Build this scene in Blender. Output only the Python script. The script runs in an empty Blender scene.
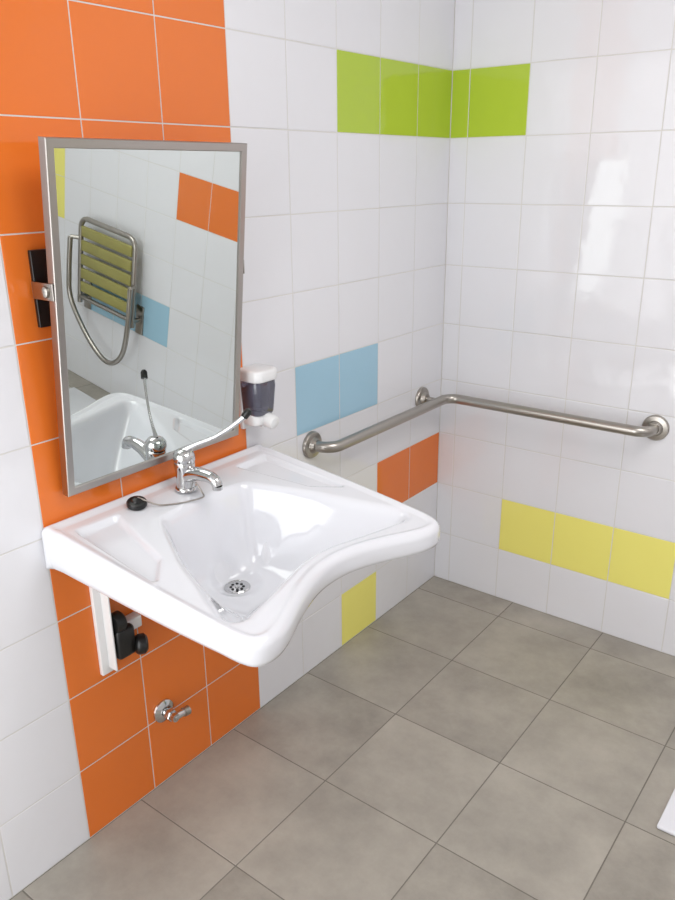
import bpy, bmesh, math, random
import numpy as np
from mathutils import Vector, Matrix
random.seed(7)
sc=bpy.context.scene
try:
    sc.view_settings.view_transform='Standard'
    sc.view_settings.look='None'
except Exception: pass
Z0=.196; X0=.063; T=.2

# ---------------- materials ----------------
def s2l(c): return tuple(((v/255)/12.92 if v/255<=.04045 else ((v/255+.055)/1.055)**2.4) for v in c)+(1,)
def mat(name,rgb,rough=.5,metal=0,coat=0,trans=0,ior=1.5,bump=None,var=0,vscale=5,alpha=1):
    m=bpy.data.materials.new(name); m.use_nodes=True; nt=m.node_tree; b=nt.nodes['Principled BSDF']
    col=s2l(rgb)
    b.inputs['Base Color'].default_value=col; b.inputs['Roughness'].default_value=rough
    b.inputs['Metallic'].default_value=metal; b.inputs['IOR'].default_value=ior
    b.inputs['Coat Weight'].default_value=coat; b.inputs['Transmission Weight'].default_value=trans
    tc=nt.nodes.new('ShaderNodeTexCoord')
    if var:
        n=nt.nodes.new('ShaderNodeTexNoise'); n.inputs['Scale'].default_value=vscale; n.inputs['Detail'].default_value=9; n.inputs['Roughness'].default_value=.68
        nt.links.new(tc.outputs['Object'],n.inputs['Vector'])
        r=nt.nodes.new('ShaderNodeValToRGB')
        r.color_ramp.elements[0].position=.3;r.color_ramp.elements[1].position=.7
        r.color_ramp.elements[0].color=tuple(c*(1-var) for c in col[:3])+(1,)
        r.color_ramp.elements[1].color=tuple(min(1,c*(1+var)) for c in col[:3])+(1,)
        nt.links.new(n.outputs['Fac'],r.inputs['Fac']); nt.links.new(r.outputs['Color'],b.inputs['Base Color'])
    if bump:
        n=nt.nodes.new('ShaderNodeTexNoise'); n.inputs['Scale'].default_value=bump[0]; n.inputs['Detail'].default_value=2
        nt.links.new(tc.outputs['Object'],n.inputs['Vector'])
        bp=nt.nodes.new('ShaderNodeBump'); bp.inputs['Strength'].default_value=bump[1]; bp.inputs['Distance'].default_value=bump[2]
        nt.links.new(n.outputs['Fac'],bp.inputs['Height']); nt.links.new(bp.outputs['Normal'],b.inputs['Normal'])
    return m
tb=(8,.5,.005)
M={}
M['white']=mat('tile_white',(227,227,231),.06,coat=.25,bump=tb)
M['orange']=mat('tile_orange',(228,119,46),.1,bump=tb)
M['green']=mat('tile_green',(176,200,62),.1,bump=tb)
M['blue']=mat('tile_blue',(160,198,218),.1,bump=tb)
M['yellow']=mat('tile_yellow',(240,232,124),.1,bump=tb)
M['grout']=mat('grout_white',(212,210,206),.8)
M['floor']=mat('floor_tile_grey',(160,154,144),.45,bump=(60,.15,.002),var=.25,vscale=3.2)
M['floor2']=mat('floor_tile_grey_b',(156,150,140),.45,bump=(60,.15,.002),var=.27,vscale=4.2)
M['fgrout']=mat('floor_grout',(116,111,103),.9)
M['ceramic']=mat('ceramic_white',(226,227,232),.07,coat=.4)
M['chrome']=mat('chrome',(205,205,205),.08,1)
M['steel']=mat('brushed_steel',(172,167,160),.3,1)
M['frame']=mat('mirror_frame_steel',(176,171,166),.28,1)
M['mirror']=mat('mirror_glass',(222,228,225),.0,1)
M['black']=mat('black_plastic',(18,18,18),.35)
M['wplastic']=mat('white_plastic',(230,230,230),.3)
M['smoke']=mat('smoked_plastic',(130,130,150),.06,coat=.5,trans=.65)
M['wpaint']=mat('white_painted_steel',(230,230,230),.4)
M['ceil']=mat('ceiling_paint',(238,238,238),.8)
M['slat']=mat('seat_slat',(150,144,82),.45,var=.08)
M['dark']=mat('dark_hole',(12,12,12),.6)
M['outer']=mat('door_trim',(230,230,228),.5)

# ---------------- helpers ----------------
def link(o,parent=None):
    bpy.context.collection.objects.link(o)
    if parent: o.parent=parent
    return o
def empty(name,parent=None):
    e=bpy.data.objects.new(name,None); e.empty_display_size=.05; return link(e,parent)
def mesh(name,V,F,mt,parent=None,smooth=True,mats=None,idx=None,auto=None):
    me=bpy.data.meshes.new(name); me.from_pydata([tuple(map(float,v)) for v in V],[],F)
    if mats:
        for m in mats: me.materials.append(m)
        me.polygons.foreach_set('material_index',idx)
    else: me.materials.append(mt)
    if smooth:
        me.polygons.foreach_set('use_smooth',[True]*len(me.polygons))
    me.update()
    bm=bmesh.new();bm.from_mesh(me);bmesh.ops.recalc_face_normals(bm,faces=bm.faces);bm.to_mesh(me);bm.free()
    if smooth and auto:
        try: me.set_sharp_from_angle(angle=math.radians(auto))
        except Exception: pass
    o=bpy.data.objects.new(name,me); return link(o,parent)
def box(name,lo,hi,mt,parent=None,bev=.002,mx=None,seg=2):
    bm=bmesh.new(); bmesh.ops.create_cube(bm,size=1)
    lo=Vector(lo);hi=Vector(hi);c=(lo+hi)/2;d=hi-lo
    for v in bm.verts: v.co=Vector((c.x+v.co.x*d.x,c.y+v.co.y*d.y,c.z+v.co.z*d.z))
    if bev: bmesh.ops.bevel(bm,geom=bm.edges[:],offset=min(bev,min(d)*.45),segments=seg,profile=.5,affect='EDGES')
    if mx: bm.transform(mx)
    me=bpy.data.meshes.new(name);bm.to_mesh(me);bm.free();me.materials.append(mt)
    me.polygons.foreach_set('use_smooth',[True]*len(me.polygons))
    try: me.set_sharp_from_angle(angle=math.radians(50))
    except Exception: pass
    return link(bpy.data.objects.new(name,me),parent)
def frame_axes(d):
    d=Vector(d).normalized(); a=Vector((0,0,1)) if abs(d.z)<.9 else Vector((0,1,0))
    u=d.cross(a).normalized(); w=d.cross(u).normalized(); return u,w
def lathe(name,prof,org,axis,mt,parent=None,seg=40,auto=40):
    d=Vector(axis).normalized();u,w=frame_axes(d);org=Vector(org);V=[];F=[]
    for r,h in prof:
        for i in range(seg):
            a=2*math.pi*i/seg; V.append(org+d*h+(u*math.cos(a)+w*math.sin(a))*max(r,1e-5))
    n=len(prof)
    for j in range(n-1):
        for i in range(seg):
            k=(i+1)%seg; F.append((j*seg+i,j*seg+k,(j+1)*seg+k,(j+1)*seg+i))
    F.append(tuple(range(seg)));F.append(tuple((n-1)*seg+i for i in range(seg)))
    return mesh(name,V,F,mt,parent,auto=auto)
def catmull(P,n=8):
    P=[Vector(p) for p in P]; Q=[P[0]*2-P[1]]+P+[P[-1]*2-P[-2]]; out=[]
    for i in range(1,len(Q)-2):
        for k in range(n):
            t=k/n;a,b,c,d=Q[i-1],Q[i],Q[i+1],Q[i+2]
            out.append(.5*((2*b)+(c-a)*t+(2*a-5*b+4*c-d)*t*t+(3*b-a-3*c+d)*t**3))
    out.append(P[-1]); return out
def fillet(P,r,n=10):
    P=[Vector(p) for p in P];out=[P[0]]
    for i in range(1,len(P)-1):
        a=(P[i-1]-P[i]).normalized();b=(P[i+1]-P[i]).normalized()
        ang=a.angle(b);t=r/math.tan(ang/2);c=P[i]+(a+b).normalized()*(r/math.sin(ang/2))
        s=P[i]+a*t-c;e=P[i]+b*t-c;tot=s.angle(e);ax=s.cross(e).normalized()
        for k in range(n+1):
            out.append(c+Matrix.Rotation(tot*k/n,3,ax)@s)
    out.append(P[-1]);return out
def tube(name,P,R,mt,parent=None,seg=16,flat=None):
    P=[Vector(p) for p in P]; n=len(P)
    if not hasattr(R,'__len__'): R=[R]*n
    elif len(R)!=n:
        R=list(np.interp(np.linspace(0,1,n),np.linspace(0,1,len(R)),R))
    V=[];F=[];u=None
    for j in range(n):
        d=(P[min(j+1,n-1)]-P[max(j-1,0)]).normalized()
        if u is None: u,_=frame_axes(d)
        u=(u-d*u.dot(d)).normalized(); w=d.cross(u)
        for i in range(seg):
            a=2*math.pi*i/seg; V.append(P[j]+(u*math.cos(a)*(flat or 1)+w*math.sin(a))*R[j])
    for j in range(n-1):
        for i in range(seg):
            k=(i+1)%seg; F.append((j*seg+i,j*seg+k,(j+1)*seg+k,(j+1)*seg+i))
    F.append(tuple(range(seg)));F.append(tuple((n-1)*seg+i for i in range(seg)))
    return mesh(name,V,F,mt,parent,auto=60)

# ---------------- tiled surfaces ----------------
def tiled(name,us,vs,emb,color,mats,gap=.0014,bev=.0012,depth=.08):
    V=[];F=[];I=[];nm=list(mats)
    def quad(a,b,c,d,i): F.append((a,b,c,d));I.append(i)
    e=.01
    u0,u1,v0,v1=us[0]-e,us[-1]+e,vs[0]-e,vs[-1]+e
    gi=0
    for h in (-depth,-.0010):
        for (u,v) in ((u0,v0),(u1,v0),(u1,v1),(u0,v1)): V.append(emb(u,v,h))
    quad(4,5,6,7,gi);quad(0,3,2,1,gi)
    for i in range(4): quad(i,(i+1)%4,4+(i+1)%4,4+i,gi)
    for i in range(len(us)-1):
        for j in range(len(vs)-1):
            a0,a1,c0,c1=us[i]+gap,us[i+1]-gap,vs[j]+gap,vs[j+1]-gap
            if a1-a0<.005 or c1-c0<.005: continue
            k=color(i,j); s=len(V)
            tl=[random.uniform(-.0004,.0004) for _ in range(4)]
            for (e,h) in ((0,-.0012),(0,-bev*.6),(bev,0)):
                for q,(u,v) in enumerate(((a0+e,c0+e),(a1-e,c0+e),(a1-e,c1-e),(a0+e,c1-e))):
                    V.append(emb(u,v,h+(tl[q]-.00025 if h==0 else 0)))
            ix=nm.index(k)
            for r in (0,4):
                for q in range(4): quad(s+r+q,s+r+(q+1)%4,s+r+4+(q+1)%4,s+r+4+q,ix)
            quad(s+8,s+9,s+10,s+11,ix)
    return mesh(name,V,F,None,smooth=False,mats=[M[k] for k in nm],idx=I)

RX=2.6; FY=-2.95; CZ=2.6
ks=[FY]+[-.2*k for k in range(14,-1,-1)]; NK=len(ks)-1
zs=[0]+[Z0+T*k for k in range(0,13)]; zs=[z for z in zs if z<CZ-.01]+[CZ]
names=['grout','white','orange','green','blue','yellow']
def colL(i,j):
    k=NK-i
    r=j-1
    if 6<=k<=8: return 'orange'
    if k in(1,2,3) and r==7: return 'green'
    if k in(3,4) and r==3: return 'blue'
    if k in(1,2) and r==1: return 'orange'
    if k==3 and r==-1: return 'yellow'
    return 'white'
tiled('wall_left',ks,zs,lambda u,v,h:(h,u,v),colL,names)
xs=[0]+[X0+T*k for k in range(0,13)]; xs=[x for x in xs if x<RX-.01]+[RX]
def colB(i,j):
    c=i-1;r=j-1
    if c in(-1,0) and r==7: return 'green'
    if c in(1,2,3) and r==0: return 'yellow'
    if c in(5,6) and r==4: return 'orange'
    if c in(7,8,9) and r==1: return 'blue'
    if c==11 and r in(3,4,5): return 'yellow'
    return 'white'
tiled('wall_back',xs,zs,lambda u,v,h:(u,-h,v),colB,names)
tiled('wall_right',ks,zs,lambda u,v,h:(RX-h,u,v),lambda i,j:'white',names)
DX0,DX1,DZ=.05,.98,2.15
par=empty('wall_front'); t=.1
box('pier_left',(-.08,FY-t,-.02),(DX0,FY,CZ),M['ceil'],par,bev=0)
box('pier_right',(DX1,FY-t,-.02),(RX+.08,FY,CZ),M['ceil'],par,bev=0)
box('lintel',(DX0,FY-t,DZ),(DX1,FY,CZ),M['ceil'],par,bev=0)
tr=empty('trim_1')
box('jamb_a',(.002,FY,0),(DX0,FY+.015,DZ+.05),M['outer'],tr)
box('jamb_b',(DX1,FY,0),(DX1+.05,FY+.015,DZ+.05),M['outer'],tr)
box('head',(DX0,FY,DZ),(DX1,FY+.015,DZ+.05),M['outer'],tr)
fx=[0]+[.3345*k for k in range(1,8)]+[RX]
fy=sorted([0]+[-.118-.332*k for k in range(0,10)]); fy=[FY]+[y for y in fy if y>FY+.01]
tiled('floor',fx,fy,lambda u,v,h:(u,v,h),lambda i,j:'floor' if (i*7+j*5)%3 else 'floor2',['fgrout','floor','floor2'],gap=.0016,bev=.001)
box('ceiling',(-.08,FY-.1,CZ),(RX+.08,.08,CZ+.08),M['ceil'],bev=0)

# ---------------- washbasin ----------------
YC=-1.283
sink=empty('washbasin')
def chaikin(P,n):
    for _ in range(n):
        Q=[]
        for i in range(len(P)):
            a=np.array(P[i]);b=np.array(P[(i+1)%len(P)]); Q+= [a*.75+b*.25,a*.25+b*.75]
        P=Q
    return np.array(P)
hw=.3275
half=[(.0,.0),(.0,hw-.03),(.0,hw-.004),(.004,hw),(.03,hw),(.3,hw-.001),(.50,hw-.008),(.560,hw-.016),(.581,hw-.037),(.585,hw-.072),(.571,.21),(.535,.13),(.512,.06),(.506,0)]
poly=half+[(x,-s) for x,s in half[-2:0:-1]]
out=chaikin(poly,3)
cl=np.vstack([out,out[:1]]);L=np.r_[0,np.cumsum(np.linalg.norm(np.diff(cl,axis=0),axis=1))]
NS=300;tt=np.linspace(0,L[-1],NS,endpoint=False)
out=np.stack([np.interp(tt,L,cl[:,0]),np.interp(tt,L,cl[:,1])],1)
def sdf(P,poly):
    poly=np.array(poly);n=len(poly);d=np.full(len(P),1e9);s=np.ones(len(P))
    for i in range(n):
        a=poly[i];b=poly[i-1];e=b-a;w=P-a
        t=np.clip((w@e)/(e@e),0,1);q=w-t[:,None]*e;d=np.minimum(d,(q**2).sum(1))
        c1=P[:,1]>=a[1];c2=P[:,1]<b[1];c3=e[0]*w[:,1]>e[1]*w[:,0]
        fl=(c1&c2&c3)|(~c1&~c2&~c3); s=np.where(fl,-s,s)
    return s*np.sqrt(d)
bowl=[(.170,-.105),(.158,0),(.170,.105),(.30,.178),(.478,.254),(.455,.15),(.432,.06),(.426,0),(.432,-.06),(.455,-.15),(.478,-.254),(.30,-.178)]
shL=[(.07,.19),(.07,.275),(.30,.285),(.25,.235)]
DRX=.225
def rimz(x): return .822-.058*np.clip((x-.05)/.52,0,1)
def ss(t): t=np.clip(t,0,1); return t*t*(3-2*t)
offs=[(0,0)]+[(.006*math.cos(a),.006*math.sin(a)) for a in np.arange(0,6.28,math.pi/3)]+[(.013*math.cos(a),.013*math.sin(a)) for a in np.arange(.3,6.5,math.pi/5)][:10]
def bowlf(P):
    x=P[:,0]
    d=.03-sdf(P,bowl)
    Lr=.072+.12*ss((x-.2)/.2)
    t=np.clip(d/Lr,0,1)
    return (.2*t*t*(3-2*t)+.8*(1-(1-t)**2.15))*(d>0)
def topz(P):
    x=P[:,0];s=P[:,1]
    z=rimz(x)
    z=z+.006*ss(1-x/.03)
    de=-sdf(P,out)
    z=z-.006*ss((de-.012)/.02)
    f=sum(bowlf(P+np.array(o_)) for o_ in offs)/len(offs)
    z=z-.172*f
    for sg in (1,-1):
        q=.012-sdf(np.stack([x,s*sg],1),shL); z=z-.012*ss(q/.012)
    rd=np.hypot(x-DRX,s); k=ss(1-(rd-.03)/.035); z=z*(1-k)+.612*k
    rr=.02;dd=np.clip(de,0,rr); z=z-(rr-np.sqrt(rr*rr-(rr-dd)**2))
    return z
NR=130;cen=np.array([.26,0.])
V=[];F=[]
def addring(P,z):
    for (x,s),zz in zip(P,z): V.append((x,YC+s,zz))
sv=1-(1-np.linspace(0,1,NR))**1.25
for k in sv[1:]:
    P=cen+(out-cen)*k; addring(P,topz(P))
ztop=topz(out)
nrm=np.roll(out,-1,0)-np.roll(out,1,0);nrm=np.stack([nrm[:,1],-nrm[:,0]],1);nrm/=np.linalg.norm(nrm,axis=1)[:,None]
if ((out-cen)*nrm).sum()<0: nrm=-nrm
sk=.036+.040*(1-np.clip(out[:,0]/.5,0,1))
for fz,off in ((.3,0),(.65,-.001),(.88,-.004),(.97,-.010),(1,-.02)):
    addring(out+nrm*off*(out[:,:1]>.01),ztop-sk*fz)
zb_=ztop-sk
for k in (.85,.7,.55,.4,.25,.1):
    P=cen+(out-cen)*k; addring(P,np.minimum(topz(P)-.015,zb_-.05*(1-k)))
nr=len(V)//NS
for j in range(nr-1):
    for i in range(NS):
        k=(i+1)%NS;F.append((j*NS+i,j*NS+k,(j+1)*NS+k,(j+1)*NS+i))
F.append(tuple(range(NS)));F.append(tuple((nr-1)*NS+i for i in range(NS)))
mesh('basin_body',V,F,M['ceramic'],sink)
DZZ=.611
lathe('drain_ring',[(.030,0),(.030,.003),(.028,.005),(.023,.003),(.0,.003)],(DRX,YC,DZZ),(0,0,1),M['chrome'],sink)
for i in range(8):
    a=i*math.pi/4; lathe('drain_hole_%d'%i,[(.0034,0),(.0034,.0006)],(DRX+.014*math.cos(a),YC+.014*math.sin(a),DZZ+.0032),(0,0,1),M['dark'],sink,seg=12)
lathe('drain_hub',[(.005,0),(.005,.002),(.002,.003)],(DRX,YC,DZZ+.003),(0,0,1),M['chrome'],sink,seg=16)
tube('trap_pipe',fillet([(DRX,YC,.595),(DRX,YC,.50),(.10,YC,.46),(.0,YC,.46)],.03),.018,M['wplastic'],sink)
box('bracket_upright',(0,-1.515,.415),(.012,-1.475,.75),M['wpaint'],sink)
box('bracket_web',(.012,-1.4975,.43),(.04,-1.4925,.73),M['wpaint'],sink)
box('bracket_upright_b',(0,-1.09,.415),(.012,-1.05,.75),M['wpaint'],sink)
lathe('pivot_boss',[(.022,0),(.024,.004),(.024,.022),(.020,.026)],(.03,-1.487,.545),(0,1,0),M['black'],sink)
box('lock_block',(.004,-1.487,.452),(.045,-1.438,.528),M['black'],sink,bev=.008)
box('lock_plate',(.001,-1.45,.50),(.028,-1.405,.53),M['wpaint'],sink,bev=.003)
lathe('lock_knob',[(.010,0),(.020,.004),(.024,.010),(.024,.024),(.018,.030),(.006,.032)],(.035,-1.440,.468),(.5,1,-.1),M['black'],sink)

# plug + chain
PX,PY,PZ=.062,YC-.128,.816
lathe('stopper',[(.018,0),(.022,.004),(.022,.011),(.020,.014),(.012,.015),(.010,.020),(.003,.022)],(PX,PY,PZ),(.2,-.1,1),M['black'],sink)
tube('plug_chain',catmull([(PX+.005,PY,PZ+.022),(PX+.03,PY+.03,PZ+.001),(.112,YC-.065,.812),(.128,YC-.025,.811),(.132,YC+.002,.811),(.120,YC+.010,.816),(.098,YC+.012,.835)]),.0018,M['steel'],sink,seg=6)

# ---------------- tap ----------------
tap=empty('lever_tap')
TX,TY,TZ=.075,YC+.003,.8165
lathe('base_flange',[(.026,0),(.026,.004),(.024,.007),(.022,.008)],(TX,TY,TZ),(0,0,1),M['chrome'],tap)
lathe('tap_body',[(.022,.006),(.021,.02),(.0215,.04),(.0235,.055),(.024,.064),(.0225,.068)],(TX,TY,TZ),(0,0,1),M['chrome'],tap)
lathe('cartridge_dome',[(.024,.0),(.025,.006),(.024,.016),(.018,.024),(.009,.028),(0,.029)],(TX,TY,TZ+.069),(.12,0,1),M['chrome'],tap)
tube('spout',catmull([(TX+.005,TY,TZ+.034),(TX+.04,TY,TZ+.046),(TX+.078,TY,TZ+.048),(TX+.098,TY,TZ+.042),(TX+.104,TY,TZ+.031)]),[.018,.016,.0135,.013,.012],M['chrome'],tap,seg=24)
lathe('aerator',[(.0115,0),(.0115,.008),(.009,.008)],(TX+.104,TY,TZ+.024),(0,0,1),M['chrome'],tap,seg=24)
tube('elbow_lever',catmull([(TX,TY,TZ+.092),(TX+.03,TY+.012,TZ+.110),(TX+.07,TY+.033,TZ+.130),(TX+.105,TY+.052,TZ+.156),(.212,-1.209,1.002)]),[.009,.0052,.0045,.005,.007],M['chrome'],tap,flat=.6)
tube('lever_tip',[(.206,-1.213,.996),(.215,-1.208,1.008),(.218,-1.206,1.012)],[.0082,.0082,.005],M['black'],tap)

# ---------------- mirror ----------------
mir=empty('tilting_mirror')
y0,w,zb,h,th,xb=-1.552,.494,.877,.684,.111,.030
Zl=Vector((math.sin(th),0,math.cos(th)));Xl=Vector((math.cos(th),0,-math.sin(th)));Yl=Vector((0,1,0))
MM=Matrix(((Xl.x,Yl.x,Zl.x,xb),(Xl.y,Yl.y,Zl.y,y0),(Xl.z,Yl.z,Zl.z,zb),(0,0,0,1)))
fw=.017;fd=.020
prof=[(0,-fd),(0,-.0015),(.0015,0),(fw-.0015,0),(fw,-.0015),(fw,-fd)]
V=[];F=[]
for (a,b,sa,sb) in ((0,0,1,1),(w,0,-1,1),(w,h,-1,-1),(0,h,1,-1)):
    for (o,x) in prof: V.append(MM@Vector((x,a+sa*o,b+sb*o)))
n=len(prof)
for c in range(4):
    d=(c+1)%4
    for i in range(n):
        k=(i+1)%n; F.append((c*n+i,c*n+k,d*n+k,d*n+i))
mesh('steel_frame',V,F,M['frame'],mir,smooth=False)
box('mirror_glass',(-.010,fw-.001,fw-.001),(-.004,w-fw+.001,h-fw+.001),M['mirror'],mir,bev=0,mx=MM)
box('back_panel',(-.019,fw,fw),(-.0105,w-fw,h-fw),M['wpaint'],mir,bev=0,mx=MM)
for nm,ya,yb2,yy,sg in (('a',-1.550,-1.505,y0,-1),('b',-1.10,-1.055,y0+w,1)):
    box('wall_plate_'+nm,(0,ya,1.222),(.010,yb2,1.366),M['black'],mir)
    box('side_arm_'+nm,(.008,yy+(-.004 if sg<0 else .001),1.278),(.075,yy+(-.001 if sg<0 else .004),1.310),M['steel'],mir)
    lathe('tilt_knob_'+nm,[(.011,0),(.011,.008),(.008,.010)],(.055,yy+sg*.002,1.294),(0,sg,0),M['steel'],mir,seg=24)

# ---------------- grab bar ----------------
gb=empty('grab_bar')
bz=.755;o=.072;R=.0165
tube('rail',fillet([(0,-.738,bz),(o,-.738,bz),(o,-o,bz),(.752,-o,bz),(.752,0,bz)],.045,14),R,M['steel'],gb,seg=24)
def flange(n,p,ax):
    lathe(n,[(.040,0),(.040,.006),(.037,.010),(.024,.012),(.0205,.020),(.0185,.024)],p,ax,M['steel'],gb)
flange('flange_a',(0,-.738,bz),(1,0,0));flange('flange_b',(.752,0,bz),(0,-1,0));flange('flange_c',(0,-.135,bz),(1,0,0))
tube('support_post',[(0,-.135,bz),(o,-.135,bz)],.010,M['steel'],gb)

# ---------------- soap dispenser ----------------
sd=empty('soap_dispenser')
sy=-.984;dz=.006
def rbox(name,x0,x1,hwid,z0,z1,mt,rad=.02,taper=1,bot=1,parent=sd):
    z0+=dz;z1+=dz
    pts=[(x0,-hwid)]
    for i in range(9):
        a=-math.pi/2+i*math.pi/16; pts.append((x1-rad+rad*math.cos(a),-hwid+rad+rad*math.sin(a)))
    for i in range(9):
        a=i*math.pi/16; pts.append((x1-rad+rad*math.cos(a),hwid-rad+rad*math.sin(a)))
    pts.append((x0,hwid))
    V=[];F=[];n=len(pts);lv=[(0,.94*bot),(.06,.985*bot),(.14,bot),(.80,taper),(.93,taper*.975),(1,taper*.91)]
    for t,s in lv:
        for (x,y) in pts: V.append((x0+(x-x0)*s,sy+y*s,z0+(z1-z0)*t))
    for j in range(len(lv)-1):
        for i in range(n):
            k=(i+1)%n;F.append((j*n+i,j*n+k,(j+1)*n+k,(j+1)*n+i))
    F.append(tuple(range(n)));F.append(tuple((len(lv)-1)*n+i for i in range(n)))
    return mesh(name,V,F,mt,parent,auto=50)
rbox('back_plate',0,.010,.038,.872,1.01,M['wplastic'],rad=.005)
rbox('tank',.010,.068,.038,.912,1.004,M['smoke'],rad=.018,bot=.9)
rbox('lid',.0,.074,.041,1.0,1.030,M['wplastic'],rad=.022)
rbox('pump_housing',.0,.055,.034,.885,.914,M['wplastic'],rad=.016)
lathe('push_button',[(.017,0),(.0185,.004),(.0185,.030),(.016,.036),(.008,.038)],(.048,sy+.004,.900+dz),(1,0,-.25),M['wplastic'],sd,seg=28)
lathe('nozzle',[(.007,0),(.007,.012),(.004,.014)],(.045,sy,.888+dz),(0,0,-1),M['wplastic'],sd,seg=16)

# ---------------- angle valve ----------------
av=empty('angle_valve')
vz,vy=.212,-1.350
lathe('escutcheon',[(.031,0),(.030,.004),(.020,.010),(.014,.012)],(0,vy,vz),(1,0,0),M['chrome'],av)
tube('stem',[(0,vy,vz),(.05,vy,vz)],.011,M['chrome'],av)
lathe('hex_nut',[(.015,0),(.016,.002),(.016,.014),(.015,.016)],(.02,vy,vz),(1,0,0),M['chrome'],av,seg=6,auto=20)
tube('outlet',[(.042,vy-.005,vz),(.042,vy+.040,vz-.006)],[.010,.009],M['chrome'],av)
lathe('cap',[(.012,0),(.012,.016),(.009,.018)],(.042,vy+.030,vz-.005),(0,1,-.1),M['steel'],av,seg=24)

# ---------------- folding shower seat on back wall ----------------
se=empty('folding_shower_seat')
a0,a1=1.66,2.06
P=fillet([(a0,-.05,.44),(a0,-.05,.86),(a1,-.05,.86),(a1,-.05,.44)],.05)
tube('seat_frame',P,.0125,M['steel'],se)
tube('seat_rear_bar',[(a0,-.05,.47),(a1,-.05,.47)],.011,M['steel'],se)
for i in range(5):
    z=.50+i*.068; box('slat_%d'%i,(a0+.015,-.062,z),(a1-.015,-.046,z+.052),M['slat'],se,bev=.005)
P=catmull([(a0-.02,-.085,.64),(a0-.018,-.09,.45),(a0+.01,-.09,.31),(a0+.08,-.09,.235),(a0+.17,-.09,.235),(a1-.10,-.09,.32),(a1+.02,-.09,.46),(a1+.035,-.09,.60),(a1+.035,-.085,.76)])
tube('support_leg',P,.0125,M['steel'],se)
for n_,x in (('a',a0),('b',a1)):
    box('hinge_plate_'+n_,(x-.025,-.008,.40),(x+.025,0,.54),M['steel'],se)
    tube('hinge_arm_'+n_,[(x,-.004,.47),(x,-.05,.47)],.011,M['steel'],se)
tube('leg_pivot_a',[(a0,-.05,.64),(a0-.02,-.085,.64)],.010,M['steel'],se)
tube('leg_pivot_b',[(a1,-.05,.76),(a1+.035,-.085,.76)],.010,M['steel'],se)

# ---------------- shower tray ----------------
box('shower_tray',(1.07,-.76,0),(2.0,-.12,.012),M['ceramic'],bev=.004)

# ---------------- lights ----------------
def area(name,loc,rot,sx,sy_,e,col=(1,1,1)):
    l=bpy.data.lights.new(name,'AREA');l.shape='RECTANGLE';l.size=sx;l.size_y=sy_;l.energy=e;l.color=col
    o=bpy.data.objects.new(name,l);o.location=loc;o.rotation_euler=rot;return link(o)
area('skylight',(1.7,-1.3,CZ-.02),(0,0,0),1.2,1.3,25.5,(1,.988,.97))
area('doorway_daylight',((DX0+DX1)/2,FY-.12,1.1),(math.radians(90),0,0),.92,2.05,21.5,(.98,.99,1))
wd=bpy.data.worlds.new('world');sc.world=wd;wd.use_nodes=True
wd.node_tree.nodes['Background'].inputs[0].default_value=(.97,.985,1,1);wd.node_tree.nodes['Background'].inputs[1].default_value=1.3

# ---------------- camera ----------------
c=[1.35883,-2.37586,1.49646,1.22796,0.00953,0.6535,778.1159]
cam=bpy.data.cameras.new('camera');co=link(bpy.data.objects.new('camera',cam))
co.location=c[:3];co.rotation_mode='XYZ';co.rotation_euler=c[3:6]
cam.sensor_fit='VERTICAL';cam.sensor_height=24;cam.lens=24*c[6]/900;cam.clip_start=.01
sc.camera=co
